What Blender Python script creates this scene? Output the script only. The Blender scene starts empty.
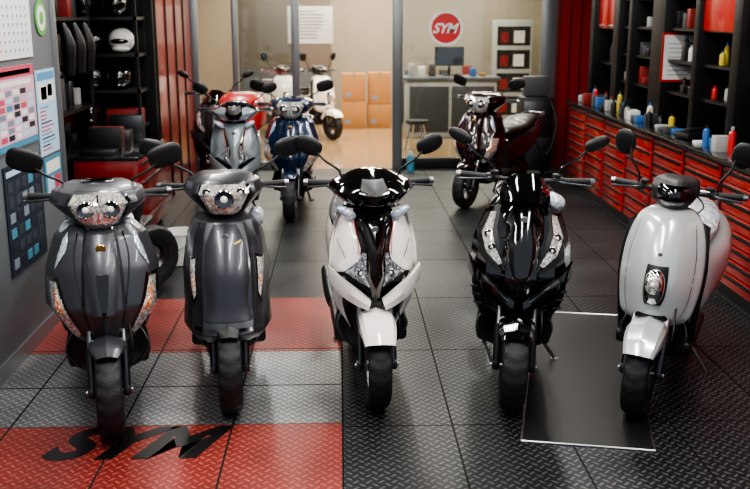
import bpy, bmesh, math, random
from mathutils import Vector, Matrix
from mathutils.bvhtree import BVHTree
random.seed(7)
pi=math.pi
def hexc(h):
    h=h.lstrip('#'); o=[]
    for i in (0,2,4):
        c=int(h[i:i+2],16)/255
        o.append(c/12.92 if c<=.04045 else ((c+.055)/1.055)**2.4)
    return (*o,1)
def pm(name,col,rough=.5,metal=0,coat=0,spec=.5,bump=0,bscale=50,emit=0,var=0,vor=False,bdist=.01,glint=None):
    m=bpy.data.materials.new(name); m.use_nodes=True
    nt=m.node_tree; p=nt.nodes['Principled BSDF']
    c=hexc(col)
    p.inputs['Base Color'].default_value=c
    p.inputs['Roughness'].default_value=rough
    p.inputs['Metallic'].default_value=metal
    p.inputs['Coat Weight'].default_value=coat
    p.inputs['Coat Roughness'].default_value=.04
    p.inputs['Specular IOR Level'].default_value=spec
    tc=nt.nodes.new('ShaderNodeTexCoord')
    if glint:  # reflector sparkle painted into the base colour as random light and dark cells
        mp=nt.nodes.new('ShaderNodeMapping'); mp.inputs['Scale'].default_value=glint[:3]
        nt.links.new(tc.outputs['Object'],mp.inputs[0])
        n=nt.nodes.new('ShaderNodeTexVoronoi'); n.inputs['Scale'].default_value=1; n.inputs['Randomness'].default_value=.4
        nt.links.new(mp.outputs[0],n.inputs['Vector'])
        s=nt.nodes.new('ShaderNodeSeparateXYZ'); nt.links.new(n.outputs['Color'],s.inputs[0])
        r=nt.nodes.new('ShaderNodeValToRGB'); e=r.color_ramp.elements
        e[0].position=0; e[0].color=hexc(glint[3]); e[1].position=1; e[1].color=hexc('#ffffff')
        k=e.new(.4); k.color=hexc(glint[4]); k=e.new(.65); k.color=c
        nt.links.new(s.outputs[0],r.inputs[0]); nt.links.new(r.outputs[0],p.inputs['Base Color'])
    if bump:
        n=nt.nodes.new('ShaderNodeTexVoronoi' if vor else 'ShaderNodeTexNoise'); n.inputs['Scale'].default_value=bscale
        nt.links.new(tc.outputs['Object'],n.inputs['Vector'])
        b=nt.nodes.new('ShaderNodeBump'); b.inputs['Strength'].default_value=bump; b.inputs['Distance'].default_value=bdist
        nt.links.new(n.outputs['Distance' if vor else 'Fac'],b.inputs['Height'])
        nt.links.new(b.outputs['Normal'],p.inputs['Normal'])
    if var:
        n=nt.nodes.new('ShaderNodeTexNoise'); n.inputs['Scale'].default_value=3; n.inputs['Detail'].default_value=6
        nt.links.new(tc.outputs['Object'],n.inputs['Vector'])
        mx=nt.nodes.new('ShaderNodeMix'); mx.data_type='RGBA'
        mx.inputs[6].default_value=tuple(x*(1-var) for x in c[:3])+(1,)
        mx.inputs[7].default_value=tuple(min(1,x*(1+var)) for x in c[:3])+(1,)
        nt.links.new(n.outputs['Fac'],mx.inputs[0]); nt.links.new(mx.outputs[2],p.inputs['Base Color'])
    if emit:
        p.inputs['Emission Color'].default_value=c; p.inputs['Emission Strength'].default_value=emit
    return m
M={}
M['matgray']=pm('matte_gray_paint','#4a4b50',.34,.6,.2)
M['darkgray']=pm('dark_gray_paint','#3a3b40',.30,.6,.3)
M['black']=pm('gloss_black_paint','#050506',.10,0,1)
M['plastic']=pm('black_plastic','#101011',.42,0,0,bump=.15,bscale=400)
M['rubber']=pm('tyre_rubber','#17171a',.6,0,0,bump=.3,bscale=120)
M['white']=pm('gloss_white_paint','#f6f0ea',.18,0,1)
M['silver']=pm('silver_pearl_paint','#c6ccca',.22,.3,.9)
M['bgray']=pm('light_gray_paint','#98a2a8',.3,.4,.5)
M['blue']=pm('dark_blue_paint','#182b48',.25,.3,.8)
M['dred']=pm('black_cherry_paint','#1e090b',.2,.1,.9)
M['red']=pm('red_paint','#b81c1c',.35,0,.4)
M['orange']=pm('amber_lens','#e08238',.15,.1,1,glint=(140,140,140,'#c2642a','#d8762c'))
M['lens']=pm('headlight_lens','#ebe8e0',.08,.45,1,glint=(150,90,110,'#8d8880','#c2bdb2'))
M['lensd']=pm('dark_headlight_lens','#a8adb4',.08,.6,1,glint=(110,80,90,'#5c6168','#868c94'))
M['clear']=pm('clear_signal_lens','#d4e2f0',.1,.3,1,glint=(150,90,110,'#8b9bb2','#b3c2d6'))
M['bulb']=pm('bulb_shroud','#fffaf0',.15,.1,1)
M['bowl']=pm('reflector_bowl','#6c6d70',.12,1)
M['alu']=pm('brushed_aluminium','#a9abad',.3,1)
M['steel']=pm('dark_steel','#55575a',.35,1)
M['chrome']=pm('chrome','#dddddd',.06,1)
M['mirror']=pm('mirror_glass','#cfd4da',.02,1)
M['gold']=pm('brass_badge','#c09550',.25,1)
M['wrap']=pm('plastic_wrapped_seat','#cdd4da',.1,.2,1,bump=1,bscale=24,bdist=.03)
M['seat']=pm('seat_vinyl','#161617',.45,0,.2,bump=.3,bscale=200)
M['redd']=pm('red_decal','#d0512a',.3)
M['yel']=pm('yellow_decal','#c8b03a',.3)
M['taill']=pm('tail_lens','#8a0d0d',.15,0,1)

def cr(P,n,closed=False):
    P=[Vector(p) for p in P]; out=[]; L=len(P)
    if n<=1: return P
    seg=L if closed else L-1
    for i in range(seg):
        if closed: p0,p1,p2,p3=P[(i-1)%L],P[i],P[(i+1)%L],P[(i+2)%L]
        else: p0,p1,p2,p3=P[max(i-1,0)],P[i],P[i+1],P[min(i+2,L-1)]
        for k in range(n):
            t=k/n
            out.append(.5*((2*p1)+(p2-p0)*t+(2*p0-5*p1+4*p2-p3)*t*t+(3*p1-p0-3*p2+p3)*t**3))
    if not closed: out.append(P[-1])
    return out

class B:
    def __init__(s): s.v=[];s.f=[];s.m=[];s.mats=[];s.T=Matrix.Identity(4)
    def add(s,vs,fs,mat):
        if isinstance(mat,str): mat=M[mat]
        if mat not in s.mats: s.mats.append(mat)
        k=s.mats.index(mat); o=len(s.v)
        s.v+=[s.T@Vector(v) for v in vs]
        for f in fs:
            s.f.append(tuple(i+o for i in f)); s.m.append(k)
    def grid(s,G,mat,cu=False,caps=False):
        R=len(G);C=len(G[0]); vs=[p for r in G for p in r]; fs=[]
        for i in range(R-1):
            for j in range(C if cu else C-1):
                a=i*C+j;b=i*C+(j+1)%C
                fs.append((a,b,b+C,a+C))
        if caps:
            fs.append(tuple(range(C))[::-1]); fs.append(tuple(range((R-1)*C,R*C)))
        s.add(vs,fs,mat)
    def loft(s,secs,mat,n=3,m=3,closed=True,caps=True):
        G=[cr(r,n,closed) for r in secs]
        cols=[cr([G[i][j] for i in range(len(G))],m) for j in range(len(G[0]))]
        G=[[cols[j][i] for j in range(len(cols))] for i in range(len(cols[0]))]
        s.grid(G,mat,closed,caps)
    def apron(s,rows,mat,n=3,m=3,prof=None):
        secs=[]
        for r in rows:
            z,hw,yf,ye,yb=r[:5]; p=r[5] if len(r)>5 else 1.8
            h=[]
            if prof:
                for t,f in prof: h.append((hw*t,yf+(ye-yf)*f,z))
                h.append((hw*.97,ye+(yb-ye)*.4,z)); h.append((hw*.85,yb,z)); h.append((0,yb,z))
            else:
                for t in (0,.3,.6,.85,1): h.append((hw*t,yf+(ye-yf)*t**p,z))
                h.append((hw*.94,ye+(yb-ye)*.5,z)); h.append((hw*.8,yb,z)); h.append((0,yb,z))
            secs.append(h+[(-x,y,zz) for x,y,zz in h[-2:0:-1]])
        if prof and m==1:
            # planar panels with narrow rounded creases: duplicate each row close to its neighbours
            S=[]
            for i,r in enumerate(secs):
                r=[Vector(p) for p in r]
                if 0<i<len(secs)-1:
                    a=[Vector(p) for p in secs[i-1]]; c=[Vector(p) for p in secs[i+1]]
                    e=.10
                    q0=[p.lerp(x,e) for p,x in zip(r,a)]; q2=[p.lerp(x,e) for p,x in zip(r,c)]
                    q1=[(x+2*p+y)/4 for x,p,y in zip(q0,r,q2)]
                    S+= [q0,q1,q2]
                else: S.append(r)
            secs=S
        s.loft(secs,mat,1 if prof else n,m)
    def yloft(s,rows,mat,pw=2.6,m=4):
        secs=[]
        for y,hw,z0,z1 in rows:
            r=[]
            for k in range(24):
                a=2*pi*k/24;c,d=math.cos(a),math.sin(a)
                r.append((hw*math.copysign(abs(c)**(2/pw),c),y,(z0+z1)/2+(z1-z0)/2*math.copysign(abs(d)**(2/pw),d)))
            secs.append(r)
        s.loft(secs,mat,1,m)
    def bvh(s): return BVHTree.FromPolygons(s.v,s.f)
    def decal(s,rows,mat,off=.004,bulge=0,mirror=False,nx=8,m=4,tree=None,skirt=.02):
        tree=tree or s.bvh()
        for sg in ((1,-1) if mirror else (1,)):
            L=cr([(a[0],0,a[1]) for a,b in rows],m); R=cr([(b[0],0,b[1]) for a,b in rows],m)
            nr=len(L); G=[]
            if m==1:
                L2=[];R2=[]
                for i in range(nr-1):
                    for k in range(3): L2.append(L[i].lerp(L[i+1],k/3)); R2.append(R[i].lerp(R[i+1],k/3))
                L2.append(L[-1]);R2.append(R[-1]); L,R=L2,R2; nr=len(L)
            for i in range(nr):
                row=[]
                for j in range(nx+1):
                    u=j/nx; p=L[i].lerp(R[i],u); x=p.x*sg;z=p.z
                    h=tree.ray_cast(Vector((x,-2,z)),Vector((0,1,0)))
                    if h[0] is None:
                        q=tree.find_nearest(Vector((x,.2,z)))[0]; y=q.y
                    else: y=h[0].y
                    e=math.sin(pi*u)*math.sin(pi*i/(nr-1)) if bulge else 0
                    row.append(Vector((x,y-off-bulge*max(0,e)**.6,z)))
                row=[row[0]+Vector((0,skirt,0))]+row+[row[-1]+Vector((0,skirt,0))]
                G.append(row)
            G=[[p+Vector((0,skirt,0)) for p in G[0]]]+G+[[p+Vector((0,skirt,0)) for p in G[-1]]]
            s.grid(G,mat)
    def tube(s,pts,r,mat,n=14,sm=4,caps=True):
        if sm>1 and len(pts)>2: P=cr(pts,sm)
        else: P=[Vector(p) for p in pts]
        rs=r if isinstance(r,(list,tuple)) else [r]*2
        G=[];up=None
        for i,p in enumerate(P):
            d=(P[min(i+1,len(P)-1)]-P[max(i-1,0)]).normalized()
            if up is None:
                up=d.orthogonal().normalized()
            up=(up-d*up.dot(d)).normalized(); sd=d.cross(up)
            t=i/(len(P)-1)*(len(rs)-1); k=min(int(t),len(rs)-2); rr=rs[k]+(rs[k+1]-rs[k])*(t-k)
            G.append([p+(up*math.cos(2*pi*j/n)+sd*math.sin(2*pi*j/n))*rr for j in range(n)])
        s.grid(G,mat,True,caps)
    def ell(s,c,r,mat,rot=None,p=2,nu=24,nv=14):
        c=Vector(c); R=rot or Matrix.Identity(3); G=[]
        f=lambda x:math.copysign(abs(x)**(2/p),x)
        for i in range(nv+1):
            a=-pi/2+pi*i/nv; 
            G.append([c+R@Vector((r[0]*f(math.cos(a))*f(math.cos(2*pi*j/nu)),r[1]*f(math.cos(a))*f(math.sin(2*pi*j/nu)),r[2]*f(math.sin(a)))) for j in range(nu)])
        s.grid(G,mat,True)
    def box(s,c,sz,mat,bev=.005,rot=None,seg=2):
        bm=bmesh.new(); bmesh.ops.create_cube(bm,size=1)
        bmesh.ops.scale(bm,vec=sz,verts=bm.verts)
        if bev: bmesh.ops.bevel(bm,geom=bm.edges[:],offset=min(bev,min(sz)*.45),segments=seg,profile=.5,affect='EDGES')
        R=rot or Matrix.Identity(3); bm.verts.ensure_lookup_table(); c=Vector(c)
        vs=[c+R@v.co for v in bm.verts]; fs=[tuple(v.index for v in f.verts) for f in bm.faces]; bm.free()
        s.add(vs,fs,mat)
    def bb(s,x0,x1,y0,y1,z0,z1,mat,bev=0):
        s.box(((x0+x1)/2,(y0+y1)/2,(z0+z1)/2),(abs(x1-x0),abs(y1-y0),abs(z1-z0)),mat,bev)
    def lathe(s,prof,c,ax,mat,n=40,fn=None,closed=False):
        c=Vector(c); G=[]
        for i in range(n):
            a=2*pi*i/n; row=[]
            for j,(r,h) in enumerate(prof):
                if fn: r=r+fn(i,j)
                if ax=='x': row.append(c+Vector((h,r*math.cos(a),r*math.sin(a))))
                elif ax=='y': row.append(c+Vector((r*math.cos(a),h,r*math.sin(a))))
                else: row.append(c+Vector((r*math.cos(a),r*math.sin(a),h)))
            G.append(row)
        G.append(G[0]); s.grid(G,mat,closed)
    def blade(s,outer,inner,mat,th=.03,m=4):
        A=cr(outer,m); C=cr(inner,m); secs=[]
        for a,c in zip(A,C):
            mid=(a+c)/2+Vector((0,-.012,0)); d=Vector((0,th,0))
            secs.append([a,mid,c,c+d,(a+c)/2+d,a+d])
        s.grid(secs,mat,True,True)
    def obj(s,name,loc=(0,0,0),rot=(0,0,0),ang=28):
        me=bpy.data.meshes.new(name); me.from_pydata(s.v,[],s.f)
        for m in s.mats: me.materials.append(m)
        me.polygons.foreach_set('material_index',s.m)
        bm=bmesh.new(); bm.from_mesh(me); bmesh.ops.remove_doubles(bm,verts=bm.verts,dist=.00005)
        bmesh.ops.recalc_face_normals(bm,faces=bm.faces); bm.to_mesh(me); bm.free()
        me.polygons.foreach_set('use_smooth',[True]*len(me.polygons))
        me.set_sharp_from_angle(angle=math.radians(ang))
        o=bpy.data.objects.new(name,me); bpy.context.collection.objects.link(o)
        o.location=loc; o.rotation_euler=rot
        return o

# ---------------- scooter parts -----------------
def wheel(b,y,R=.23,w=.12,rim='steel'):
    hw=w/2
    pr=[(R-.078,-hw*.75),(R-.05,-hw*.98),(R-.03,-hw),(R-.014,-hw*.86),(R-.006,-hw*.6),(R-.001,-hw*.3),(R,0),(R-.001,hw*.3),(R-.006,hw*.6),(R-.014,hw*.86),(R-.03,hw),(R-.05,hw*.98),(R-.078,hw*.75)]
    fn=lambda i,j: (-.007 if (2<j<10 and j!=6 and (i+abs(j-6))%5==0 ) else 0)
    b.lathe(pr,(0,y,R),'x','rubber',n=100,fn=fn)
    r=R-.078
    b.lathe([(r,-hw*.75),(r+.004,-hw*.8),(r-.012,-hw*.7),(r-.018,-hw*.4),(r-.018,hw*.4),(r-.012,hw*.7),(r+.004,hw*.8),(r,hw*.75)],(0,y,R),'x',rim,n=40)
    b.lathe([(0,-.05),(.03,-.05),(.035,-.03),(.035,.03),(.03,.05),(0,.05)],(0,y,R),'x',rim,n=20)
    for k in range(5):
        a=2*pi*k/5+.3
        b.tube([(0,y+.02*math.cos(a),R+.02*math.sin(a)),(0,y+(r-.01)*math.cos(a),R+(r-.01)*math.sin(a))],[.016,.011],rim,n=8)
    b.lathe([(.05,.052),(.095,.052),(.095,.056),(.05,.056),(.05,.052)],(0,y,R),'x','alu',n=36)
def fork(b,R=.23,z1=.58,x=.08,mat='steel'):
    for s in (1,-1):
        b.tube([(s*x,0,R),(s*x,.03,R+.1),(s*x,.07,R+.2)],.020,mat)
        b.tube([(s*x,.065,R+.19),(s*x*.95,.15,z1)],.014,'alu')
        b.box((s*(x+.002),0,R),(.04,.05,.05),mat,.012)
    b.tube([(-x-.03,0,R),(x+.03,0,R)],.011,'alu')
    b.box((x+.0,.06,R+.03),(.03,.05,.08),'plastic',.01)
    b.tube([(x,.07,R+.05),(x+.04,.03,R+.2),(x+.02,.15,z1+.02)],.005,'plastic',n=6)
def fender(b,mat,R=.23,w=.085,a0=22,a1=150,dr=.028,tip=.55,drop=.055):
    secs=[]; N=9
    for i in range(N):
        t=i/(N-1); a=math.radians(a0+(a1-a0)*t)
        ww=w*(tip+(1-tip)*min(1,t*3.2)**.7); r=R+dr
        row=[]
        for xx,rr in ((-1,-drop),(-.97,-drop*.4),(-.78,-.004),(-.35,.008),(0,.02),(.35,.008),(.78,-.004),(.97,-drop*.4),(1,-drop)):
            q=r+rr*(.35+.65*min(1,t*3)); row.append((xx*ww,-q*math.cos(a),R+q*math.sin(a)))
        secs.append(row)
    b.loft(secs,mat,1,3,closed=False,caps=False)
def under(b,hw=.17):
    b.apron([(.22,.10,.31,.34,.5),(.28,hw,.28,.33,.55),(.40,hw,.26,.33,.5),(.52,hw*.8,.22,.32,.44),(.6,hw*.5,.2,.3,.4)],'plastic')
    b.tube([(-hw*.8,.30,.45),(-hw,.27,.36),(-hw*.7,.26,.27)],.008,'steel',n=8); b.tube([(hw*.8,.30,.45),(hw,.27,.36),(hw*.7,.26,.27)],.008,'steel',n=8)
def rear(b,paint,seat='seat',wd=1.0,hump=None):
    b.box((0,.62,.285),(.40,.62,.075),'plastic',.025,seg=3)
    b.box((0,.62,.325),(.34,.5,.012),'rubber',.004)
    b.yloft([(.80,.13*wd,.28,.66),(.86,.16*wd,.28,.72),(1.0,.18*wd,.34,.74),(1.25,.20*wd,.44,.765),(1.5,.18*wd,.54,.8),(1.68,.12*wd,.64,.82),(1.76,.05,.7,.8)],paint)
    b.yloft([(.78,.09,.68,.75),(.86,.14,.69,.79),(1.05,.17,.71,.80),(1.2,.18,.73,.82),(1.35,.17,.75,.86),(1.55,.13,.78,.87),(1.66,.07,.8,.86)],seat)
    if hump: b.yloft([(1.0,.12,.78,.95),(1.06,.2,.80,1.14),(1.25,.25,.80,1.21),(1.5,.24,.82,1.20),(1.62,.16,.84,1.1)],hump,pw=3.2)
    wheel(b,1.28,.23,.11)
    b.box((.10,1.12,.27),(.09,.42,.15),'steel',.03,seg=3)
    b.box((0,.98,.32),(.2,.2,.16),'plastic',.03)
    b.tube([(-.1,.9,.25),(-.15,1.0,.24),(-.17,1.15,.27),(-.18,1.5,.34)],[.02,.02,.045,.05,.045],'steel')
    b.box((0,1.5,.52),(.13,.2,.03),'plastic',.01,rot=Matrix.Rotation(math.radians(-35),3,'X'))
    b.ell((0,1.76,.74),(.09,.03,.04),'taill')
    b.tube([(-.12,1.62,.84),(-.1,1.8,.86),(.1,1.8,.86),(.12,1.62,.84)],.012,'alu')
    for s in (1,-1): b.tube([(s*.06,1.0,.3),(s*.13,1.02,.02),(s*.16,1.06,.015)],.012,'steel')
def sidestand(b):
    b.tube([(.10,.72,.26),(.2,.74,.12),(.27,.76,.02)],.011,'alu'); b.box((.275,.765,.012),(.05,.035,.01),'alu',.003)
def bars(b,y=.40,z=1.10,half=.34,mx=.33,mz=1.33,ms=(.082,.05),stem='plastic',mtilt=8,round_=2.6,sx=.16):
    for s in (1,-1):
        b.tube([(0,y-.02,z-.02),(s*.1,y-.01,z-.005),(s*.2,y,z)],.013,'plastic')
        b.tube([(s*.19,y,z),(s*.205,y,z),(s*(half-.015),y+.03,z+.002)],.0175,'rubber')
        b.tube([(s*(half-.015),y+.03,z+.002),(s*(half+.008),y+.033,z+.002)],[.02,.016],'alu')
        b.box((s*.185,y,z),(.05,.05,.045),'plastic',.014)
        b.tube([(s*.175,y-.025,z),(s*.22,y-.055,z-.002),(s*(half-.01),y-.045,z-.012)],[.009,.006,.007],'steel',n=10)
        b.box((s*.165,y-.015,z+.03),(.045,.035,.022),'plastic',.008)
        b.tube([(s*sx,y-.005,z+.02),(s*(sx+.005),y-.01,z+.07),(s*(sx+(mx-sx)*.5),y-.02,z+(mz-z)*.62),(s*(mx-.035),y-.01,mz-.025)],.0065,stem,n=10)
        R=Matrix.Rotation(math.radians(-s*mtilt),3,'Y')@Matrix.Rotation(math.radians(12),3,'X')@Matrix.Rotation(math.radians(s*8),3,'Z')
        b.ell((s*mx,y,mz),(ms[0],.02,ms[1]),'plastic',R,p=round_)
        b.ell(Vector((s*mx,y,mz))+R@Vector((0,.014,0)),(ms[0]*.9,.008,ms[1]*.86),'mirror',R,p=round_)
        b.tube([(s*.1,y-.02,z-.01),(s*.15,y-.08,z-.06),(s*.06,y-.06,z-.15)],.004,'rubber',n=6)
def front_y(b,x,z,t=None):
    h=(t or b.bvh()).ray_cast(Vector((x,-2,z)),Vector((0,1,0)))
    return h[0].y if h[0] else .1
def badge(b,x,z,r=.018,mat='gold'):
    y=front_y(b,x,z)
    b.lathe([(0,-.006),(r*.8,-.006),(r,-.002),(r,.004)],(x,y,z),'y',mat,n=24)
def reflector(b,x,z,r,t=None):
    y=front_y(b,x,z,t)
    b.lathe([(r,.004),(r,-.004),(r*.9,-.007),(r*.86,-.003)],(x,y,z),'y','chrome',n=28)
    b.lathe([(r*.86,-.003),(r*.4,.0-.001),(0,-.001)],(x,y-.001,z),'y','bowl',n=28)
    b.ell((x,y-.003,z),(r*.38,.012,r*.38),'bulb')

P1=[(0,0),(.14,.02),(.30,.08),(.36,.26),(.60,.31),(.80,.44),(.87,.62),(1,1)]
P2=[(0,0),(.2,.02),(.4,.07),(.55,.12),(.62,.24),(.8,.38),(.9,.66),(1,1)]
P3=[(0,0),(.22,.10),(.45,.30),(.72,.44),(.88,.66),(1,1)]
P4=[(0,0),(.16,.03),(.30,.10),(.37,.32),(.66,.38),(.86,.58),(1,1)]
def scooter_gray(b,paint='matgray',seat='seat',hump=None,wrap=False):
    under(b,.2)
    b.apron([(.37,.05,.18,.24,.34),(.46,.17,.06,.25,.40),(.62,.283,-.01,.27,.41),(.80,.27,.05,.29,.41),(.95,.222,.14,.31,.40),(1.0,.17,.20,.32,.39)],paint,prof=P1,m=1)
    t=b.bvh()
    b.decal([((.102,.97),(.108,.97)),((.125,.86),(.131,.86)),((.108,.7),(.115,.70)),((.07,.52),(.078,.515)),((.04,.42),(.046,.415))],'black',.003,mirror=True,nx=3,tree=t)
    b.decal([((-.062,.97),(.062,.97)),((-.088,.86),(.088,.86)),((-.07,.72),(.07,.72)),((-.042,.56),(.042,.56)),((-.015,.42),(.015,.42))],paint,.008,.010,tree=t,m=1)
    b.decal([((-.03,.80),(.03,.80)),((-.022,.7),(.022,.7)),((-.006,.6),(.006,.6))],'black',.019,0,tree=t,nx=4)
    b.decal([((.205,.775),(.264,.76)),((.18,.66),(.262,.61)),((.13,.54),(.195,.49)),((.10,.49),(.12,.45))],'black',.004,.002,mirror=True,tree=t,m=1)
    b.decal([((.218,.755),(.252,.742)),((.196,.66),(.248,.62)),((.148,.555),(.188,.515)),((.118,.495),(.13,.475))],'lens',.009,.004,mirror=True,tree=t,nx=6,m=1)
    b.decal([((.222,.72),(.238,.71)),((.206,.66),(.228,.64)),((.186,.61),(.206,.597))],'orange',.014,.002,mirror=True,tree=t,nx=5,m=1)
    badge(b,0,.91,.024)
    b.apron([(.975,.07,.24,.30,.44),(1.02,.13,.16,.29,.46),(1.11,.235,.135,.34,.49),(1.165,.215,.18,.35,.47),(1.195,.14,.27,.37,.44)],paint,prof=P2,m=1)
    t=b.bvh()
    b.decal([((-.122,1.172),(.122,1.172)),((-.155,1.12),(.155,1.12)),((-.11,1.03),(.11,1.03)),((-.06,.985),(.06,.985))],'black',.002,.004,tree=t,nx=12,m=1)
    b.decal([((-.108,1.162),(.108,1.162)),((-.138,1.118),(.138,1.118)),((-.098,1.035),(.098,1.035)),((-.052,.995),(.052,.995))],'lens',.008,.010,tree=t,nx=12,m=1)
    t=b.bvh()
    for s in (1,-1): reflector(b,s*.058,1.095,.042,t)
    b.decal([((-.004,1.16),(.004,1.16)),((-.004,1.0),(.004,1.0))],'chrome',.002,0,tree=t,nx=2)
    b.decal([((.15,.975),(.172,.95)),((.16,.90),(.205,.87)),((.20,.84),(.225,.80))],'clear',.002,.012,mirror=True,nx=5)
    if wrap:
        b.ell((.155,.30,.93),(.05,.05,.085),'wrap',Matrix.Rotation(math.radians(-20),3,'Y'),p=2.5)
        b.ell((-.15,.31,.965),(.045,.05,.05),'wrap',Matrix.Rotation(math.radians(30),3,'Y'),p=2.5)
    b.box((0,.36,1.19),(.16,.10,.03),'black',.012)
    fender(b,paint,w=.088,a0=58)
    fork(b); wheel(b,0)
    bars(b,.40,1.12,.35,mx=.335,mz=1.305,ms=(.088,.058),mtilt=14,round_=3)
    rear(b,paint,seat,hump=hump)
def scooter_round(b,paint='darkgray',seat='seat'):
    under(b,.18)
    b.apron([(.375,.10,.02,.16,.30),(.39,.19,-.07,.14,.36),(.44,.228,-.12,.15,.39),(.54,.222,-.05,.20,.41),(.72,.225,.02,.27,.41),(.88,.20,.11,.31,.40),(.96,.165,.17,.32,.40),(.99,.12,.22,.33,.39)],paint,prof=P2,m=1)
    t=b.bvh()
    b.decal([((-.06,.95),(.06,.95)),((-.10,.85),(.10,.85)),((-.115,.7),(.115,.7)),((-.10,.6),(.10,.6)),((-.13,.50),(.13,.50))],paint,.006,.012,tree=t,nx=12)
    b.decal([((-.17,.47),(.17,.47)),((-.175,.455),(.175,.455))],'black',.003,0,tree=t,nx=12,skirt=.005)
    b.decal([((.148,.80),(.195,.78)),((.155,.70),(.19,.66)),((.153,.60),(.173,.56))],'black',.003,.002,mirror=True,tree=t)
    b.decal([((.156,.785),(.187,.77)),((.16,.70),(.183,.67)),((.157,.62),(.169,.59))],'lens',.008,.004,mirror=True,tree=t,nx=5)
    b.decal([((.165,.71),(.178,.69)),((.162,.66),(.172,.645))],'orange',.013,.002,mirror=True,tree=t,nx=4)
    b.decal([((.04,.865),(.08,.88)),((.045,.857),(.08,.872))],'yel',.018,.0,tree=t,nx=5,skirt=.004)
    badge(b,0,.895,.016,'alu')
    b.apron([(.965,.06,.24,.30,.44),(1.01,.12,.16,.29,.46),(1.105,.207,.135,.32,.49),(1.16,.19,.18,.34,.47),(1.19,.12,.27,.36,.44)],paint,prof=P2,m=1)
    t=b.bvh()
    b.decal([((-.122,1.165),(.122,1.165)),((-.142,1.11),(.142,1.11)),((-.09,1.01),(.09,1.01)),((-.05,.98),(.05,.98))],'black',.002,.004,tree=t,nx=12,m=1)
    b.decal([((-.108,1.154),(.108,1.154)),((-.127,1.108),(.127,1.108)),((-.08,1.018),(.08,1.018)),((-.043,.992),(.043,.992))],'lens',.008,.008,tree=t,nx=12,m=1)
    t=b.bvh(); reflector(b,0,1.085,.05,t)
    for s in (1,-1): reflector(b,s*.085,1.118,.022,t)
    b.ell((.17,.33,.955),(.04,.04,.05),'wrap',p=2.5)
    fender(b,'plastic',w=.08,a0=55)
    fork(b); wheel(b,0)
    bars(b,.40,1.11,.34,mx=.35,mz=1.31,ms=(.080,.052),mtilt=14,round_=3)
    rear(b,paint,seat)
def scooter_sport(b,paint='white',centre='black',seat='seat',hump=None):
    under(b,.19)
    b.apron([(.46,.06,.14,.24,.34),(.55,.155,.05,.24,.40),(.70,.228,.01,.27,.41),(.83,.225,.06,.28,.41),(.97,.19,.14,.30,.40),(1.02,.15,.2,.31,.39)],'black',prof=P3,m=1)
    t=b.bvh()
    b.decal([((.100,1.015),(.172,1.01)),((.100,.93),(.205,.935)),((.075,.83),(.228,.83)),((.08,.77),(.232,.74)),((.15,.71),(.232,.69)),((.19,.69),(.22,.675))],paint,.012,.010,mirror=True,tree=t,nx=8,m=1)
    b.decal([((.103,.96),(.107,.96)),((.086,.86),(.090,.86)),((.082,.80),(.086,.80))],'redd',.026,0,mirror=True,tree=t,nx=2,skirt=.01)
    b.decal([((.19,.86),(.194,.862)),((.15,.775),(.154,.776))],'plastic',.024,0,mirror=True,tree=t,nx=2,skirt=.006)
    for s in (1,-1):
        b.blade([(s*.03,-.01,.575),(s*.10,-.01,.635),(s*.18,.03,.69),(s*.24,.11,.735)],[(s*.045,-.02,.53),(s*.11,-.0,.555),(s*.19,.06,.60),(s*.243,.14,.655)],paint,.05)
        b.blade([(s*.215,.15,.63),(s*.21,.2,.54),(s*.17,.24,.44),(s*.125,.26,.36)],[(s*.16,.14,.60),(s*.165,.19,.52),(s*.145,.24,.43),(s*.115,.26,.35)],paint,.05)
    b.decal([((-.105,1.01),(.105,1.01)),((-.085,.93),(.085,.93)),((-.052,.83),(.052,.83)),((-.036,.76),(.036,.76)),((-.045,.68),(.045,.68)),((-.012,.55),(.012,.55))],centre,.016,.024,tree=t,nx=10,m=1)
    b.decal([((.046,.81),(.065,.81)),((.05,.755),(.125,.725)),((.045,.705),(.155,.70)),((.035,.64),(.08,.655))],'lensd',.012,.005,mirror=True,tree=t,nx=6,m=1)
    t2=b.bvh()
    for s in (1,-1): reflector(b,s*.078,.71,.020,t2)
    badge(b,0,.93,.018,'alu')
    b.apron([(1.0,.04,.22,.30,.44),(1.05,.15,.07,.26,.47),(1.11,.238,.055,.35,.49),(1.145,.21,.12,.36,.47),(1.20,.08,.28,.38,.42)],'black',prof=P3,m=1)
    t=b.bvh()
    b.decal([((-.055,1.17),(.055,1.17)),((-.07,1.13),(.07,1.13)),((-.01,1.06),(.01,1.06))],'plastic',.003,.004,tree=t,nx=8,m=1)
    b.decal([((.075,1.155),(.125,1.16)),((.08,1.10),(.215,1.12)),((.04,1.04),(.13,1.055))],centre,.008,.004,mirror=True,tree=t,nx=6,m=1)
    for s in (1,-1):
        R=Matrix.Rotation(math.radians(s*-30),3,'Y')
        b.ell((s*.14,.17,1.005),(.055,.03,.024),'clear',R,p=2.3)
    fender(b,paint,w=.096,a0=40,a1=150,dr=.05,tip=.8,drop=.08)
    fork(b,x=.085); wheel(b,0)
    bars(b,.40,1.12,.345,mx=.325,mz=1.325,ms=(.076,.05),mtilt=20,round_=2.4)
    rear(b,paint,seat,hump=hump)
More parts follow.
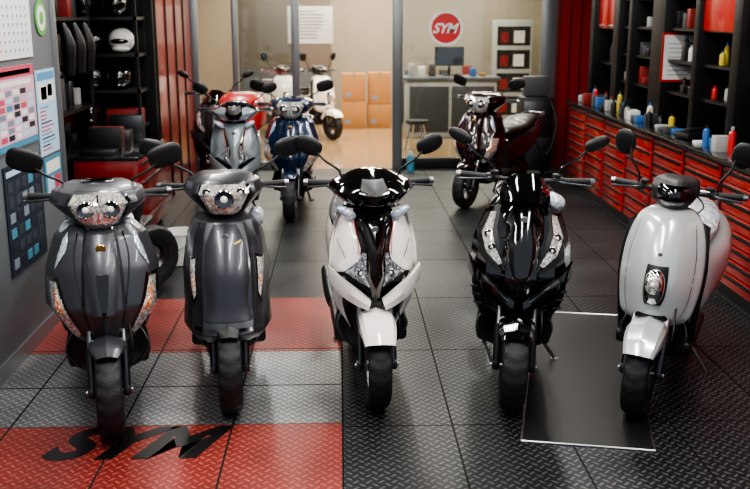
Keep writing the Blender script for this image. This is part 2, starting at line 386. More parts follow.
def scooter_maxi(b,paint='black',seat='wrap'):
    under(b,.2)
    b.apron([(.40,.08,.14,.22,.38),(.50,.19,.08,.22,.41),(.68,.268,.01,.25,.42),(.84,.255,.055,.28,.42),(1.0,.195,.14,.31,.41),(1.09,.12,.22,.33,.39)],paint,prof=P4,m=1)
    t=b.bvh()
    b.decal([((.12,1.03),(.18,1.01)),((.135,.92),(.238,.88)),((.11,.82),(.22,.78)),((.07,.73),(.115,.705))],'plastic',.003,.002,mirror=True,tree=t,m=1)
    b.decal([((.142,.995),(.172,.985)),((.158,.90),(.212,.88)),((.135,.82),(.18,.795)),((.095,.75),(.115,.738))],'lens',.008,.004,mirror=True,tree=t,nx=6,m=1)
    t2=b.bvh()
    for s in (1,-1): reflector(b,s*.178,.885,.021,t2); reflector(b,s*.155,.825,.019,t2)
    b.decal([((-.07,1.085),(.07,1.085)),((-.105,.98),(.105,.98)),((-.108,.88),(.108,.88)),((-.065,.76),(.065,.76)),((-.03,.66),(.03,.66)),((-.006,.56),(.006,.56))],paint,.012,.014,tree=t,nx=12,m=1)
    for s in (1,-1):
        b.blade([(s*.02,.01,.57),(s*.12,.02,.645),(s*.21,.07,.71),(s*.268,.17,.76)],[(s*.035,.02,.50),(s*.13,.05,.56),(s*.22,.11,.62),(s*.272,.19,.69)],paint,.05)
        b.blade([(s*.245,.17,.64),(s*.235,.2,.54),(s*.19,.24,.43),(s*.145,.26,.33)],[(s*.17,.14,.58),(s*.18,.18,.50),(s*.155,.22,.42),(s*.125,.26,.33)],'plastic',.05)
        b.decal([((s*.15,.655),(s*.156,.66)),((s*.05,.575),(s*.056,.575))],'alu',.006,0,nx=2,skirt=.004)
        for k in range(3):
            z=.60-.045*k; b.box((s*(.225-.012*k),.17,z),(.05,.03,.012),'steel',.004,rot=Matrix.Rotation(math.radians(s*25),3,'Z'))
    badge(b,0,.98,.018,'alu')
    b.loft([[(-.13,.24,1.05),(-.06,.16,1.06),(0,.15,1.06),(.06,.16,1.06),(.13,.24,1.05)],[(-.13,.29,1.10),(-.06,.23,1.125),(0,.22,1.13),(.06,.23,1.125),(.13,.29,1.10)],[(-.10,.35,1.15),(-.05,.33,1.18),(0,.325,1.185),(.05,.33,1.18),(.10,.35,1.15)]],'black',3,3,closed=False,caps=False)
    b.box((0,.40,1.13),(.16,.06,.07),'plastic',.02)
    b.ell((.15,.31,1.05),(.065,.05,.045),'wrap',Matrix.Rotation(math.radians(20),3,'Y'),p=2.4)
    fender(b,'black',w=.094,a0=50,a1=150,dr=.032,tip=.75,drop=.07)
    fork(b,x=.09,mat='plastic'); wheel(b,0,.235,.13)
    bars(b,.42,1.14,.36,mx=.36,mz=1.35,ms=(.07,.035),stem='black',mtilt=24,round_=2.3,sx=.18)
    rear(b,paint,seat); sidestand(b)
def scooter_retro(b,paint='silver',seat='wrap'):
    under(b,.17)
    b.apron([(.44,.11,.10,.20,.36),(.48,.17,.06,.20,.38),(.56,.195,.05,.22,.40),(.68,.208,.05,.23,.41),(.80,.205,.08,.25,.41),(.90,.19,.13,.27,.41),(.98,.16,.18,.29,.40),(1.02,.12,.23,.31,.39),(1.035,.075,.27,.33,.38)],paint,n=4)
    t=b.bvh()
    b.decal([((-.052,.775),(.052,.775)),((-.058,.70),(.058,.70)),((-.055,.62),(.055,.62)),((-.04,.575),(.04,.575))],'plastic',.006,.006,tree=t)
    b.ell((0,.03,.675),(.052,.05,.092),'chrome',p=2.3)
    b.ell((0,.002,.695),(.042,.038,.056),'lens',p=2.1)
    b.lathe([(.024,-.03),(.032,-.034),(.038,-.024)],(0,.006,.70),'y','chrome',n=24); b.ell((0,-.028,.70),(.014,.014,.014),'bulb')
    b.decal([((-.07,.52),(.07,.52)),((-.09,.49),(.09,.49))],'plastic',.003,0,tree=t)
    for s in (1,-1):
        b.decal([((s*.135,.97),(s*.138,.97)),((s*.165,.8),(s*.168,.8)),((s*.16,.6),(s*.163,.6)),((s*.13,.5),(s*.133,.5))],'plastic',.001,0,tree=t,nx=2)
        b.loft([[(s*.16,.30,.98),(s*.2,.28,.95),(s*.19,.36,.95)],[(s*.185,.26,.75),(s*.225,.26,.74),(s*.2,.36,.74)],[(s*.18,.28,.5),(s*.21,.28,.5),(s*.19,.4,.5)],[(s*.15,.34,.32),(s*.2,.36,.32),(s*.18,.5,.32)]],'plastic',3,3)
    badge(b,0,.83,.012,'alu')
    b.apron([(1.04,.07,.25,.31,.44),(1.08,.10,.21,.30,.47),(1.13,.12,.21,.31,.47),(1.175,.105,.25,.34,.45),(1.19,.06,.3,.36,.42)],'plastic')
    b.decal([((-.07,1.16),(.07,1.16)),((-.08,1.11),(.08,1.11)),((-.05,1.06),(.05,1.06))],'black',.003,.008)
    fender(b,paint,w=.098,a0=36,a1=150,dr=.04,tip=.75,drop=.09)
    fork(b,x=.085); wheel(b,0,.23,.12)
    bars(b,.40,1.11,.34,mx=.295,mz=1.33,ms=(.056,.070),mtilt=0,round_=2.4,sx=.2)
    rear(b,paint,seat,wd=1.35); sidestand(b)
    b.box((0,.93,.79),(.3,.28,.02),'plastic',.01)

def mk(fn,name,x,y,yaw,lean=0,z=0,**k):
    b=B(); fn(b,**k)
    return b.obj(name,(x,y,z),(0,math.radians(lean),math.radians(yaw)),ang=26)
mk(scooter_gray,'motor_scooter',-1.12,4.33,13,0,.006,seat='wrap',wrap=True)
mk(scooter_round,'motor_scooter',-.575,4.62,7,0,.006)
mk(scooter_sport,'motor_scooter',.180,4.66,3.5)
mk(scooter_maxi,'motor_scooter',.875,4.60,-9,2.5,.005)
mk(scooter_retro,'motor_scooter',1.51,4.52,-27,4)
mk(scooter_sport,'motor_scooter',-.98,8.75,2,0,paint='bgray',centre='bgray',seat='wrap',hump='red')
mk(scooter_maxi,'motor_scooter',-1.39,10.45,0,0,paint='darkgray')
mk(scooter_gray,'motor_scooter',-.50,9.3,-2,0,paint='blue')
mk(scooter_gray,'motor_scooter',1.32,9.9,-34,2,paint='dred')
mk(scooter_retro,'motor_scooter',-.12,15.6,35,0,paint='white',seat='seat')
mk(scooter_retro,'motor_scooter',-.85,15.6,14,0,paint='white',seat='seat')

# ---------------- floor materials --------------
def node(nt,t,**k):
    n=nt.nodes.new(t)
    for a,v in k.items(): setattr(n,a,v)
    return n
def plate(name,base,bump_col,rough,metal,pitch=.04,seamx=.55,seamy=1.1,ox=0,oy=0):
    m=bpy.data.materials.new(name); m.use_nodes=True; nt=m.node_tree; p=nt.nodes['Principled BSDF']; L=nt.links.new
    def mt(op,a,b=None,c=None):
        n=node(nt,'ShaderNodeMath',operation=op)
        for i,v in enumerate((a,b,c)):
            if v is None: continue
            if isinstance(v,(int,float)): n.inputs[i].default_value=v
            else: L(v,n.inputs[i])
        return n.outputs[0]
    g=node(nt,'ShaderNodeNewGeometry'); sx=node(nt,'ShaderNodeSeparateXYZ'); L(g.outputs['Position'],sx.inputs[0])
    X,Y=sx.outputs[0],sx.outputs[1]
    U=mt('MULTIPLY',mt('ADD',X,Y),.7071/pitch*1.0); V=mt('MULTIPLY',mt('SUBTRACT',X,Y),.7071/pitch)
    fu=mt('SUBTRACT',mt('FRACT',U),.5); fv=mt('SUBTRACT',mt('FRACT',V),.5)
    par=mt('FLOORED_MODULO',mt('ADD',mt('FLOOR',U),mt('FLOOR',V)),2)
    q=mt('SUBTRACT',1,par)
    a=mt('ADD',mt('MULTIPLY',fu,par),mt('MULTIPLY',fv,q)); b_=mt('ADD',mt('MULTIPLY',fv,par),mt('MULTIPLY',fu,q))
    e=mt('ADD',mt('POWER',mt('ABSOLUTE',mt('DIVIDE',a,.50)),2),mt('POWER',mt('ABSOLUTE',mt('DIVIDE',b_,.17)),2))
    mask=mt('MAXIMUM',mt('SUBTRACT',1,e),0)
    mr=mt('MINIMUM',mt('MULTIPLY',mask,2.5),1)
    sxm=mt('ABSOLUTE',mt('SUBTRACT',mt('FRACT',mt('ADD',mt('DIVIDE',X,seamx),.5+ox)),.5))
    sym_=mt('ABSOLUTE',mt('SUBTRACT',mt('FRACT',mt('ADD',mt('DIVIDE',Y,seamy),.5+oy)),.5))
    seam=mt('MINIMUM',mt('ADD',mt('LESS_THAN',sxm,.005/seamx),mt('LESS_THAN',sym_,.006/seamy)),1)
    n=node(nt,'ShaderNodeTexNoise'); n.inputs['Scale'].default_value=2.5; n.inputs['Detail'].default_value=8; L(g.outputs['Position'],n.inputs['Vector'])
    n2=node(nt,'ShaderNodeTexNoise'); n2.inputs['Scale'].default_value=60; L(g.outputs['Position'],n2.inputs['Vector'])
    mx=node(nt,'ShaderNodeMix',data_type='RGBA'); mx.inputs[6].default_value=hexc(base); mx.inputs[7].default_value=hexc(bump_col); L(mr,mx.inputs[0])
    mx2=node(nt,'ShaderNodeMix',data_type='RGBA',blend_type='MULTIPLY'); mx2.inputs[0].default_value=.6; L(mx.outputs[2],mx2.inputs[6])
    cr_=node(nt,'ShaderNodeValToRGB'); cr_.color_ramp.elements[0].position=.3; cr_.color_ramp.elements[0].color=(.4,.4,.4,1); cr_.color_ramp.elements[1].position=.7
    L(n.outputs['Fac'],cr_.inputs[0]); L(cr_.outputs[0],mx2.inputs[7])
    mx3=node(nt,'ShaderNodeMix',data_type='RGBA'); mx3.inputs[7].default_value=(.003,.003,.003,1); L(seam,mx3.inputs[0]); L(mx2.outputs[2],mx3.inputs[6])
    L(mx3.outputs[2],p.inputs['Base Color'])
    p.inputs['Metallic'].default_value=metal
    L(mt('ADD',mt('ADD',rough-.08,mt('MULTIPLY',seam,.4)),mt('MULTIPLY',n.outputs['Fac'],.2)),p.inputs['Roughness'])
    bp=node(nt,'ShaderNodeBump'); bp.inputs['Strength'].default_value=.9; bp.inputs['Distance'].default_value=.005
    L(mt('ADD',mr,mt('MULTIPLY',n2.outputs['Fac'],.1)),bp.inputs['Height']); L(bp.outputs[0],p.inputs['Normal'])
    return m
M['pl_black']=plate('black_tread_plate','#1f2224','#666b6e',.35,.6,pitch=.04)
M['pl_red']=plate('red_tread_plate','#8c302a','#bb6256',.35,.3,oy=-.04/1.1,pitch=.04)
M['pl_steel']=plate('steel_tread_plate','#868889','#c6c8ca',.30,.8,seamy=.55,pitch=.04)
M['mat_dark']=pm('dark_lift_plate','#161717',.42,.3,bump=.2,bscale=200,var=.3)

def R(name,x0,x1,y0,y1,z0,z1,mat,bev=0):
    b=B(); b.bb(x0,x1,y0,y1,z0,z1,mat,bev); return b.obj(name)
M['tan']=pm('tan_tile_floor','#957a58',.2,0,.2,var=.15)
M['wallgray']=pm('gray_wall_panel','#5b6064',.5,.1,var=.08)
M['beige']=pm('beige_wall','#8d8474',.6,var=.06)
M['ceil']=pm('ceiling_paint','#4a4a4a',.8)
M['redwall']=pm('red_wall_panel','#7a100f',.35,0,.3,var=.1)
M['rack']=pm('black_powdercoat','#0c0d0e',.38,.2)
M['frame']=pm('gray_metal_frame','#7a7d80',.35,.7)
M['cab']=pm('red_cabinet_enamel','#b51b17',.28,0,.6)
M['benchtop']=pm('dark_benchtop','#1b1c1e',.2,.1,.5)
M['paper']=pm('white_paper','#d2d2ce',.6)
M['card']=pm('cardboard','#a07040',.8,var=.1)
M['lamp']=pm('tube_lamp','#fff6e8',.5,emit=6)

R('floor',-3.4,3.5,-1,12.6,-.06,0,'pl_black')
R('back_room_floor',-3.4,4.5,12.6,19.2,-.06,.0,'tan')
b=B()
b.bb(-1.89,0,3.0,4.44,0,.005,'pl_red'); b.bb(-1.89,0,4.44,5.50,0,.005,'pl_steel'); b.bb(-1.89,0,5.50,6.62,0,.005,'pl_red')
b.obj('tread_plate_floor_mat')
b=B(); c=[(.86,4.20),(1.47,4.07),(1.93,6.12),(1.34,6.24)]
b.add([(x,y,0.001) for x,y in c]+[(x,y,.004) for x,y in c],[(0,1,2,3),(4,5,6,7),(0,1,5,4),(1,2,6,5),(2,3,7,6),(3,0,4,7)],'mat_dark')
for i in range(4):
    p=c[i];q=c[(i+1)%4]; b.tube([(*p,.004),(*q,.004)],.0055,'alu',n=6)
b.obj('floor_lift_plate')

def lettering(name,loc,rot,width,height,mat,ext=.001,shear=.35,off=.02,txt='SYM'):
    cu=bpy.data.curves.new(name,'FONT'); cu.body=txt; cu.shear=shear; cu.offset=off; cu.extrude=.01; cu.align_x='CENTER'; cu.align_y='CENTER'; cu.space_character=.98
    o=bpy.data.objects.new(name+'_tmp',cu); bpy.context.collection.objects.link(o)
    bpy.context.view_layer.update()
    me=bpy.data.meshes.new_from_object(o.evaluated_get(bpy.context.evaluated_depsgraph_get())); bpy.data.objects.remove(o)
    xs=[v.co.x for v in me.vertices]; ys=[v.co.y for v in me.vertices]; x0,x1,y0,y1=min(xs),max(xs),min(ys),max(ys)
    for v in me.vertices:
        v.co.x=(v.co.x-(x0+x1)/2)/(x1-x0)*width
        v.co.y=(v.co.y-(y0+y1)/2)/(y1-y0)*height
        v.co.z*=ext/.01
    me.name=name; me.materials.clear(); me.materials.append(M[mat])
    o=bpy.data.objects.new(name,me); o.location=loc; o.rotation_euler=rot; bpy.context.collection.objects.link(o); return o
lettering('floor_lettering',(-.97,4.245,.006),(0,0,0),.86,.36,'rack',.001,.45,.045)

# ---------------- room shell --------------------
R('wall_left',-2.02,-1.9,2.6,6.5,0,3.1,'wallgray')
b=B(); b.bb(-2.04,-1.88,6.5,6.56,0,3.1,'frame',.004); b.bb(-1.9,-1.885,2.6,6.5,0,.1,'frame'); b.obj('trim_left')
R('wall_left_recess',-3.4,-3.3,2.6,12.6,0,3.1,'rack')
R('wall_recess_end',-3.3,-1.9,10.0,10.1,0,3.1,'rack')
b=B(); b.bb(-1.95,-1.9,10.1,12.5,0,3.1,'redwall')
for k in range(4): b.bb(-1.9,-1.885,10.1+.6*k,10.14+.6*k,0,3.1,'rack')
b.obj('wall_left_red')
R('wall_right',3.35,3.45,2.6,12.6,0,3.1,'redwall')
b=B(); b.bb(2.83,3.35,12.5,12.6,0,3.1,'redwall')
for k in range(4): b.bb(2.84+k*.14,2.85+k*.14,12.485,12.5,0,3.1,'rack')
b.obj('wall_right_return')
R('wall_back',-3.4,4.5,19.1,19.2,0,3.1,'beige')
R('wall_back_left',-3.4,-3.3,12.6,19.1,0,3.1,'beige')
R('wall_back_right',4.4,4.5,12.6,19.1,0,3.1,'beige')
R('ceiling',-3.4,4.5,2.6,19.2,3.1,3.2,'ceil')
b=B()
for x,w in ((-1.88,.12),(-1.35,.07),(-.57,.10),(.755,.13),(2.73,.19)):
    b.bb(x-w/2,x+w/2,12.54,12.66,0,3.1,'frame',.01)
b.bb(.82,2.64,12.56,12.64,0,.14,'rack',.005); b.bb(.82,2.64,12.56,12.64,2.5,2.6,'frame',.005)
b.bb(-1.9,-.57,12.56,12.64,0,.10,'frame',.005); b.bb(-1.9,.755,12.56,12.64,2.5,2.6,'frame',.005)
b.obj('glass_partition_frame')
gm=bpy.data.materials.new('clear_glass'); gm.use_nodes=True; nt=gm.node_tree; nt.nodes.clear()
o=node(nt,'ShaderNodeOutputMaterial'); mx=node(nt,'ShaderNodeMixShader'); t=node(nt,'ShaderNodeBsdfTransparent'); gl=node(nt,'ShaderNodeBsdfGlossy'); gl.inputs['Roughness'].default_value=.02
t.inputs['Color'].default_value=(.82,.86,.86,1); mx.inputs[0].default_value=.06
nt.links.new(t.outputs[0],mx.inputs[1]); nt.links.new(gl.outputs[0],mx.inputs[2]); nt.links.new(mx.outputs[0],o.inputs[0]); M['glass']=gm
R('window_1',.82,2.64,12.595,12.605,.14,2.5,'glass')
R('window_2',-1.31,-.62,12.595,12.605,.1,2.5,'glass')
b=B(); b.lathe([(0,-.012),(.19,-.012),(.19,0)],(1.38,12.57,1.83),'y','red',n=48); b.lathe([(.19,-.014),(.222,-.014),(.222,.005),(.19,.005)],(1.38,12.57,1.83),'y','paper',n=48)
sg=b.obj('round_wall_sign')
l=lettering('sign_lettering',(1.38,12.553,1.83),(pi/2,0,0),.34,.13,'paper',.002,.35,.03); l.parent=sg
def lampfix(x,y,lx,ly,power,col=(1,.97,.93),z=3.02,name='ceiling_light'):
    b=B(); b.bb(-lx/2-.03,lx/2+.03,-ly/2-.03,ly/2+.03,.0,.07,'paper',.01); b.bb(-lx/2,lx/2,-ly/2,ly/2,-.015,0,'lamp',.004)
    o=b.obj(name,(x,y,z))
    ld=bpy.data.lights.new('lamp_light','AREA'); ld.shape='RECTANGLE'; ld.size=lx; ld.size_y=ly; ld.energy=power; ld.color=col
    lo=bpy.data.objects.new('lamp_light',ld); lo.location=(0,0,-.03); lo.parent=o; bpy.context.collection.objects.link(lo)
for y,pw in ((3.3,46),(5.6,38),(8.0,32),(10.6,36)):
    for x in (-1.2,.35,1.9): lampfix(x,y,.16,1.3,pw)
for y in (13.8,16.0,18.0):
    for x in (-1.3,.6,2.6): lampfix(x,y,1.3,.16,85,(1,.88,.72))

# ---------------- left posters ------------------
def poster(name,y0,y1,z0,z1,bg,blocks,x=-1.897):
    b=B(); b.bb(x,x+.006,y0,y1,z0,z1,bg)
    for (u0,u1,v0,v1,mt) in blocks:
        b.bb(x+.006,x+.0075,y0+(y1-y0)*u0,y0+(y1-y0)*u1,z0+(z1-z0)*v0,z0+(z1-z0)*v1,mt)
    return b.obj(name)
M['pink']=pm('pink_print','#c79fae',.4); M['pred']=pm('red_print','#b8445a',.4); M['pblue']=pm('blue_print','#4a86b4',.4); M['navy']=pm('navy_print','#16202f',.35); M['ink']=pm('gray_ink','#6f7a86',.5); M['green']=pm('green_print','#4f9a3c',.4); M['lblue']=pm('light_blue_print','#a8c4d8',.4); M['teal']=pm('teal_print','#3f7f96',.4); M['boxdk']=pm('dark_print','#2c333d',.4)
def cal(y0,y1,z0,z1,hd):
    blk=[(0,1,.88,1,hd)]
    for r in range(6):
        for c in range(7):
            blk.append((.05+c*.13,.08+c*.13,.10+r*.125,.145+r*.125,'ink' if c else 'pred')); blk.append((.05+c*.13,.14+c*.13,.075+r*.125,.085+r*.125,'lblue'))
    return poster('wall_calendar',y0,y1,z0,z1,'paper',blk)
cal(5.45,6.05,1.75,2.14,'pblue'); cal(4.8,5.4,1.72,2.14,'green')
blk=[(0,1,.86,1,'pred'),(.08,.92,.89,.95,'paper'),(.08,.92,.76,.82,'paper'),(0,1,0,.08,'teal')]
for r in range(7):
    for c in range(6):
        blk.append((.05+c*.155,.17+c*.155,.11+r*.09,.175+r*.09,random.choice(['paper','lblue','pred','ink','teal','pink','navy','paper'])))
poster('notice_poster',5.2,6.02,1.24,1.71,'pink',blk)
blk=[(.05,.95,.88,.97,'pblue'),(.1,.9,.62,.84,'paper'),(.2,.5,.65,.8,'pred'),(.55,.8,.68,.82,'teal')]+[(.1,.3+.6*random.random(),.06+k*.045,.075+k*.045,random.choice(['navy','pred','pblue'])) for k in range(12)]
poster('notice_poster',6.06,6.46,1.12,1.66,'lblue',blk)
poster('notice_poster',6.1,6.46,.84,1.10,'teal',[(.1,.9,.6,.9,'paper'),(.1,.5,.1,.5,'lblue'),(.55,.9,.1,.5,'pred')])
blk=[(.05,.95,.90,.95,'lblue')]+[(.07+.18*c,.2+.18*c,.06+.14*r,.15+.14*r,random.choice(['ink','pblue','boxdk','boxdk','teal','boxdk','navy'])) for r in range(6) for c in range(5)]
poster('notice_poster',5.35,6.02,.52,1.16,'navy',blk)
b=B(); b.lathe([(0,.006),(.11,.006),(.11,0)],(-1.897,6.27,1.98),'x','green',n=32); b.lathe([(0,.008),(.08,.008),(.08,.005)],(-1.897,6.27,1.98),'x','paper',n=32); b.lathe([(0,.010),(.04,.010),(.04,.005)],(-1.897,6.27,1.98),'x','green',n=32); b.obj('round_sticker')

# ---------------- left recess -------------------
def helmet(b,c,r,mat):
    c=Vector(c)
    b.ell(c,(r,r*1.12,r*.95),mat)
    b.ell(c+Vector((0,-r*.35,-.05*r)),(r*.82,r*.85,r*.42),'black')
    b.ell(c+Vector((0,-r*.42,-r*.65)),(r*.7,r*.75,r*.28),mat)
M['boxa']=pm('gray_carton','#3a3c3e',.6); M['boxb']=pm('white_carton','#9c9e9b',.6); M['boxr']=pm('red_carton','#7c1814',.5); M['boxbl']=pm('blue_carton','#2a5f9a',.5)
b=B()
for z in (.9,1.25,1.6,1.95,2.3): b.bb(-3.25,-1.96,9.5,9.98,z,z+.03,'steel')
for x in (-3.25,-2.62,-1.99): b.bb(x,x+.03,9.5,9.53,0,2.6,'rack'); b.bb(x,x+.03,9.95,9.98,0,2.6,'rack')
for x,z,mt in ((-2.15,1.755,'paper'),(-2.42,1.755,'black'),(-2.85,1.755,'black'),(-2.2,1.405,'black'),(-2.45,1.405,'steel'),(-2.8,1.405,'steel'),(-2.2,2.105,'black'),(-2.5,1.055,'dred'),(-2.5,2.105,'steel'),(-2.8,2.105,'black')): helmet(b,(x,9.68,z),.125,mt)
for x,z in ((-2.15,.93),(-2.8,.93)):
    w=.1+random.random()*.08; h=.12+.12*random.random()
    b.bb(x-w,x+w,9.56,9.8,z,z+h,random.choice(['boxa','boxr']),.004)
b.obj('helmet_storage_rack')
b=B()
for z in (.75,1.15,1.55,1.95): b.bb(-3.25,-2.35,6.9,9.3,z,z+.03,'rack')
for y in (6.9,8.1,9.27): b.bb(-2.38,-2.35,y,y+.03,0,2.5,'steel')
for k in range(44):
    y=7.0+.05*k; z=[.78,1.18,1.58,1.98][k%4]; x1=-2.4-.1*random.random(); b.bb(-2.75,x1,y,y+.06+.08*random.random(),z,z+.08+.22*random.random(),random.choice(['boxa','plastic','boxa','boxr','plastic','black','boxb','steel']),.004)
for k in range(3):
    y=8.3+.33*k; b.tube([(-2.33,y,1.93),(-2.3,y+.03,1.75),(-2.32,y+.06,1.5)],[.02,.06,.05],'plastic')
b.obj('parts_shelf')
def drawers_front_x(b,x,y0,y1,z0,z1,n,mat='cab',sgn=-1):
    h=(z1-z0)/n
    for k in range(n):
        za=z0+h*k+.006; zb=z0+h*(k+1)-.006
        b.bb(x,x+sgn*.018,y0+.008,y1-.008,za,zb,mat,.003)
        b.bb(x+sgn*.018,x+sgn*.034,y0+.02,y1-.02,zb-.026,zb-.008,'steel',.003)
        b.bb(x+sgn*.018,x+sgn*.020,y0+.02,y1-.02,zb-.042,zb-.026,'rack')
b=B(); b.bb(-2.3,-1.75,8.2,9.4,.06,.78,'redwall',.01); b.bb(-2.32,-1.73,8.18,9.42,.78,.81,'benchtop',.005)
for k in range(4): b.bb(-2.26,-1.79,8.18,8.2,.1+k*.17,.24+k*.17,'redwall',.004)
drawers_front_x(b,-1.75,8.24,9.36,.08,.76,4,'redwall',1)
for x in (-2.25,-1.8):
    for y in (8.3,9.3): b.lathe([(0,-.02),(.03,-.02),(.03,.02),(0,.02)],(x,y,.03),'x','rubber',n=16)
for k in range(7): b.bb(-2.25+.05*random.random(),-2.05+.2*random.random(),8.25+k*.16,8.37+k*.16,.81,.86+.22*random.random(),random.choice(['boxa','plastic','plastic','steel','boxr']),.006)
b.obj('tool_cabinet')
pr=[(.17,-.05),(.22,-.065),(.26,-.06),(.28,-.03),(.285,0),(.28,.03),(.26,.06),(.22,.065),(.17,.05),(.165,0)]
b=B(); b.lathe(pr+[pr[0]],(0,0,.285),'x','rubber',n=72,fn=lambda i,j:(-.007 if (2<j<7 and (i+j)%6==0) else 0)); b.lathe([(.17,-.05),(.12,-.03),(.1,0),(.12,.03),(.17,.05)],(0,0,.285),'x','steel'); o=b.obj('spare_tyre',(-1.43,6.95,0),(0,.06,math.radians(-40))); o.scale=(.85,.85,.85)
b=B(); b.lathe([(0,.003),(.105,.003),(.11,.01),(.135,.26),(.142,.262),(.142,.28),(.13,.28),(.105,.02),(0,.02)],(0,0,0),'z','paper',n=36); b.tube([(-.14,0,.26),(-.10,-.1,.19),(0,-.15,.165),(.10,-.1,.19),(.14,0,.26)],.004,'alu'); b.obj('plastic_bucket',(-1.33,7.65,0))
b=B(); b.box((0,0,.38),(.5,.4,.05),'plastic',.02)
for x in (-.2,.2):
    for y in (-.15,.15): b.tube([(x,y,0),(x*.9,y*.9,.36)],.014,'steel')
b.ell((0,0,.5),(.2,.16,.12),'plastic',p=3); b.obj('mechanic_work_stool',(-1.78,7.5,0))
b=B(); b.bb(-1.75,-.6,12.4,12.46,2.31,2.9,'plastic',.01); b.bb(-1.72,-.63,12.395,12.4,2.32,2.87,'pblue'); b.tube([(-1.2,12.46,2.6),(-1.2,12.56,2.6)],.03,'rack'); b.obj('wall_screen')

# ---------------- right bench -------------------
b=B()
y=3.6; b.bb(2.80,3.34,3.6,11.4,0,.09,'rack'); b.bb(2.78,3.34,3.6,11.4,.09,.96,'rack')
b.bb(2.72,3.34,3.58,11.42,.96,1.0,'benchtop',.006)
k=0
while y<11.3:
    y1=min(y+.78,11.4)
    n=[8,9,7,8][k%4]; drawers_front_x(b,2.78,y+.03,y1-.03,.10,.94,n)
    y=y1;k+=1
b.obj('tool_drawer_workbench')
def bottle(b,x,y,z,h,r,mat,cap='paper'):
    b.lathe([(0,0),(r,0),(r,h*.7),(r*.9,h*.78),(r*.4,h*.86),(r*.4,h*.9)],(x,y,z),'z',mat,n=18); b.lathe([(r*.45,h*.88),(r*.45,h),(0,h)],(x,y,z),'z',cap,n=14)
cols=['red','boxbl','boxb','yel','plastic','plastic','boxa','steel','paper']
b=B()
b.bb(3.30,3.345,7.1,10.3,1.0,3.05,'rack')
for y0,y1 in ((5.2,5.35),(7.05,7.2),(7.9,8.0),(8.75,9.1),(9.75,9.85),(10.2,10.4),(11.2,11.35)):
    b.bb(2.95,3.34,y0,y1,1.0,3.05,'rack',.004)
for z in (1.30,1.58,1.86,2.14): b.bb(3.0,3.34,7.2,10.2,z,z+.025,'rack')
b.bb(3.05,3.34,10.4,11.2,1.45,1.475,'rack')
b.bb(3.08,3.34,5.35,7.1,1.4,1.425,'rack')
b.bb(3.0,3.34,5.3,11.3,2.42,2.48,'rack')
for i in range(118):
    y=7.25+i*.025
    if 7.86<y<8.06 or 8.7<y<9.16 or 9.7<y<9.9 or y>10.15 or random.random()<.3: continue
    z=[1.325,1.605,1.885,2.165][i%4]
    if random.random()<.6: bottle(b,3.08+.08*random.random(),y,z,.10+.12*random.random(),.022+.01*random.random(),random.choice(cols),random.choice(cols))
    else: b.bb(3.04,3.18,y-.04,y+.04,z,z+.06+.12*random.random(),random.choice(['boxa','plastic','boxb','boxr','plastic']),.004)
for i in range(10): bottle(b,3.15,5.5+i*.15,1.425,.2,.035,random.choice(cols),'red')
for i in range(5): bottle(b,3.15,10.5+i*.14,1.475,.2,.035,random.choice(cols),'paper')
for i in range(44):
    y=6.9+i*.1; x=2.84+.12*random.random()
    if 7.45<y<8.1: continue
    if random.random()<.4: bottle(b,x,y,1.0,.10+.12*random.random(),.028,random.choice(cols),random.choice(cols))
    else: b.bb(x-.05,x+.06,y-.045,y+.045,1.0,1.03+.1*random.random(),random.choice(['boxbl','paper','boxa','boxb','plastic','boxr','boxbl']),.004)
for y0,y1 in ((5.4,6.2),(6.22,7.02),(10.42,10.8),(10.82,11.18)):
    z0=1.84
    b.bb(3.02,3.33,y0,y1,z0,2.4,'rack',.004); b.bb(3.0,3.02,y0+.01,y1-.01,z0+.01,2.39,'cab',.006); b.bb(2.985,3.0,y0+.06,y1-.06,z0+.03,z0+.05,'alu',.003)
b.bb(2.98,3.0,7.22,7.88,1.87,2.39,'cab',.006)
shelf=b.obj('stocked_bench_shelf')
b=B(); b.box((0,0,.03),(.20,.22,.05),'plastic',.015); b.box((0,-.08,.085),(.2,.05,.035),'plastic',.015); b.box((-.01,.03,.065),(.09,.09,.01),'steel',.003); b.tube([(.1,-.08,.08),(.14,0,.05),(.12,.1,.02)],.005,'rubber')
b.obj('desk_telephone',(2.90,7.75,1.0),(0,0,.2))
b=B(); b.bb(-.16,.16,-.006,0,-.22,.22,'cab'); b.bb(-.14,.14,-.009,-.005,-.2,.2,'paper')
for k in range(8): b.bb(-.1,.1,-.010,-.008,.12-k*.04,.127-k*.04,'ink')
o=b.obj('certificate',(3.10,8.745,1.62)); o.parent=shelf
b=B(); b.bb(-.2,.2,-.2,.2,.08,1.0,'plastic',.02); b.bb(-.18,.18,-.215,-.2,.55,.95,'steel',.01); b.bb(-.18,.18,-.215,-.2,.12,.5,'steel',.01)
for x in (-.15,.15):
    for y in (-.15,.15): b.lathe([(0,-.02),(.04,-.02),(.04,.02),(0,.02)],(x,y,.04),'x','rubber',n=16)
b.bb(-.15,.15,-.1,.1,1.0,1.25,'boxa',.02); b.tube([(.1,-.12,1.1),(.22,-.3,.7),(.1,-.32,.3),(-.1,-.3,.6)],.012,'rubber')
b.obj('diagnostic_cart',(2.47,12.05,0))
b=B(); bottle(b,0,0,0,.26,.05,'teal','paper'); b.obj('coolant_bottle',(.92,12.35,0))

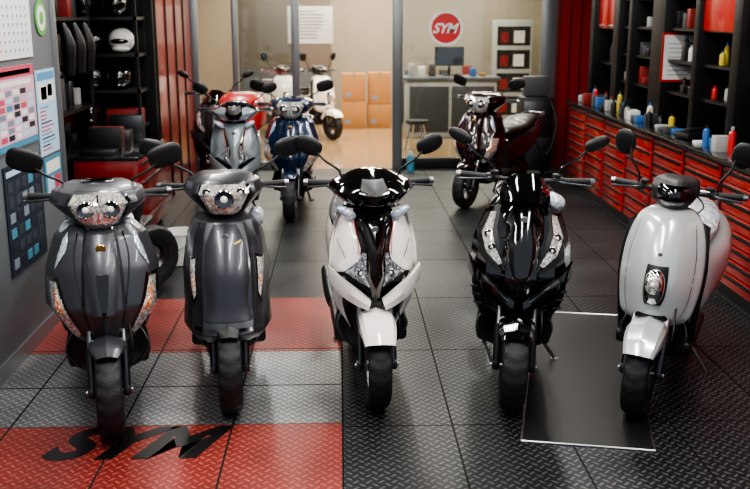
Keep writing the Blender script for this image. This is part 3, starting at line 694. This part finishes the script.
# ---------------- back room ---------------------
b=B()
for x0,x1,y0,z0,z1 in ((.03,.47,17.2,0,.48),(.05,.46,17.22,.485,.97),(.5,.93,17.3,0,.42),(.52,.92,17.32,.425,.98)):
    b.bb(x0,x1,y0,y0+.42,z0,z1,'card',.006); b.bb((x0+x1)/2-.025,(x0+x1)/2+.025,y0-.002,y0+.422,z1-.12,z1+.002,'tan'); b.bb(x0+.06,x0+.16,y0-.003,y0,z0+.08,z0+.16,'ink')
b.obj('cardboard_box_stack')
M['door']=pm('brown_gray_panel','#6d6358',.5,.2)
b=B(); b.bb(-1.85,-.15,18.0,18.1,0,2.6,'door',.01); b.bb(-1.83,-.17,17.98,18.0,.05,1.0,'wallgray'); b.obj('wall_storage')
b=B(); b.bb(-.95,-.12,17.975,17.998,1.48,2.15,'paper',.003)
for k in range(9): b.bb(-.86,-.86+.62*(.6+.4*random.random()),17.97,17.975,2.05-k*.06,2.07-k*.06,'ink')
b.obj('price_list_poster')
b=B(); b.bb(1.1,2.6,15.8,16.4,0,.95,'boxb',.02); b.bb(1.05,2.65,15.75,16.45,.95,1.0,'wallgray',.01); b.bb(1.15,1.8,15.78,15.8,.1,.85,'boxa',.01);b.bb(1.85,2.55,15.78,15.8,.1,.85,'boxa',.01)
for k in range(8):
    if not 1.6<1.15+k*.17<2.1: b.bb(1.15+k*.17,1.25+k*.17,15.95,16.1,1.0,1.05+.2*random.random(),random.choice(['boxb','boxa','boxr','paper','card','boxbl']),.004)
counter=b.obj('reception_counter')
b=B(); b.box((0,0,.01),(.24,.18,.02),'plastic',.005); b.box((0,0,.1),(.04,.03,.16),'plastic',.005); b.box((0,0,.32),(.5,.03,.32),'plastic',.008); b.bb(-.235,.235,-.018,-.014,.18,.46,'boxdk'); o=b.obj('computer_monitor',(1.85,16.25,1.0),(0,0,.1)); o.parent=counter
b=B(); b.bb(-.35,.35,-.2,.2,0,1.9,'boxb',.01)
for k in range(4): b.bb(-.31,.31,-.205,-.2,.15+k*.43,.5+k*.43,'plastic'); b.bb(-.25,-.1,-.21,-.2,.2+k*.43,.4+k*.43,'boxr'); b.bb(0,.2,-.21,-.2,.2+k*.43,.42+k*.43,'paper')
b.obj('display_cabinet',(3.25,18.2,0))
b=B(); b.bb(-.8,.8,-.3,.3,.0,.75,'boxa',.02)
for k in range(6): b.bb(-.7+k*.22,-.55+k*.22,-.2,.1,.75,.85+.2*random.random(),random.choice(['boxb','boxa','card','boxr']),.005)
b.obj('storage_counter',(1.95,18.4,0))
b=B(); b.lathe([(0,.42),(.17,.42),(.18,.44),(.17,.47),(0,.47)],(0,0,0),'z','plastic',n=28)
for k in range(4): a=k*pi/2+.4; b.tube([(.1*math.cos(a),.1*math.sin(a),.43),(.2*math.cos(a),.2*math.sin(a),0.012)],.012,'chrome')
b.obj('round_stool',(1.15,14.2,0))

# ---------------- world / camera ----------------
w=bpy.data.worlds.new('World'); bpy.context.scene.world=w; w.use_nodes=True
bg=w.node_tree.nodes['Background']; bg.inputs[0].default_value=(.78,.87,1,1); bg.inputs[1].default_value=.55
cam=bpy.data.cameras.new('camera'); co=bpy.data.objects.new('camera',cam); bpy.context.collection.objects.link(co)
cam.sensor_width=36; cam.lens=950/750*36
co.location=(0,0,2.0); co.rotation_euler=(math.radians(90-13.6),0,math.radians(-2.1))
cam.dof.use_dof=True; cam.dof.focus_distance=4.9; cam.dof.aperture_fstop=3.2
cam.clip_start=.05
bpy.context.scene.camera=co
bpy.context.scene.view_settings.view_transform='AgX'
bpy.context.scene.view_settings.look='AgX - Medium High Contrast'
bpy.context.scene.view_settings.exposure=.12
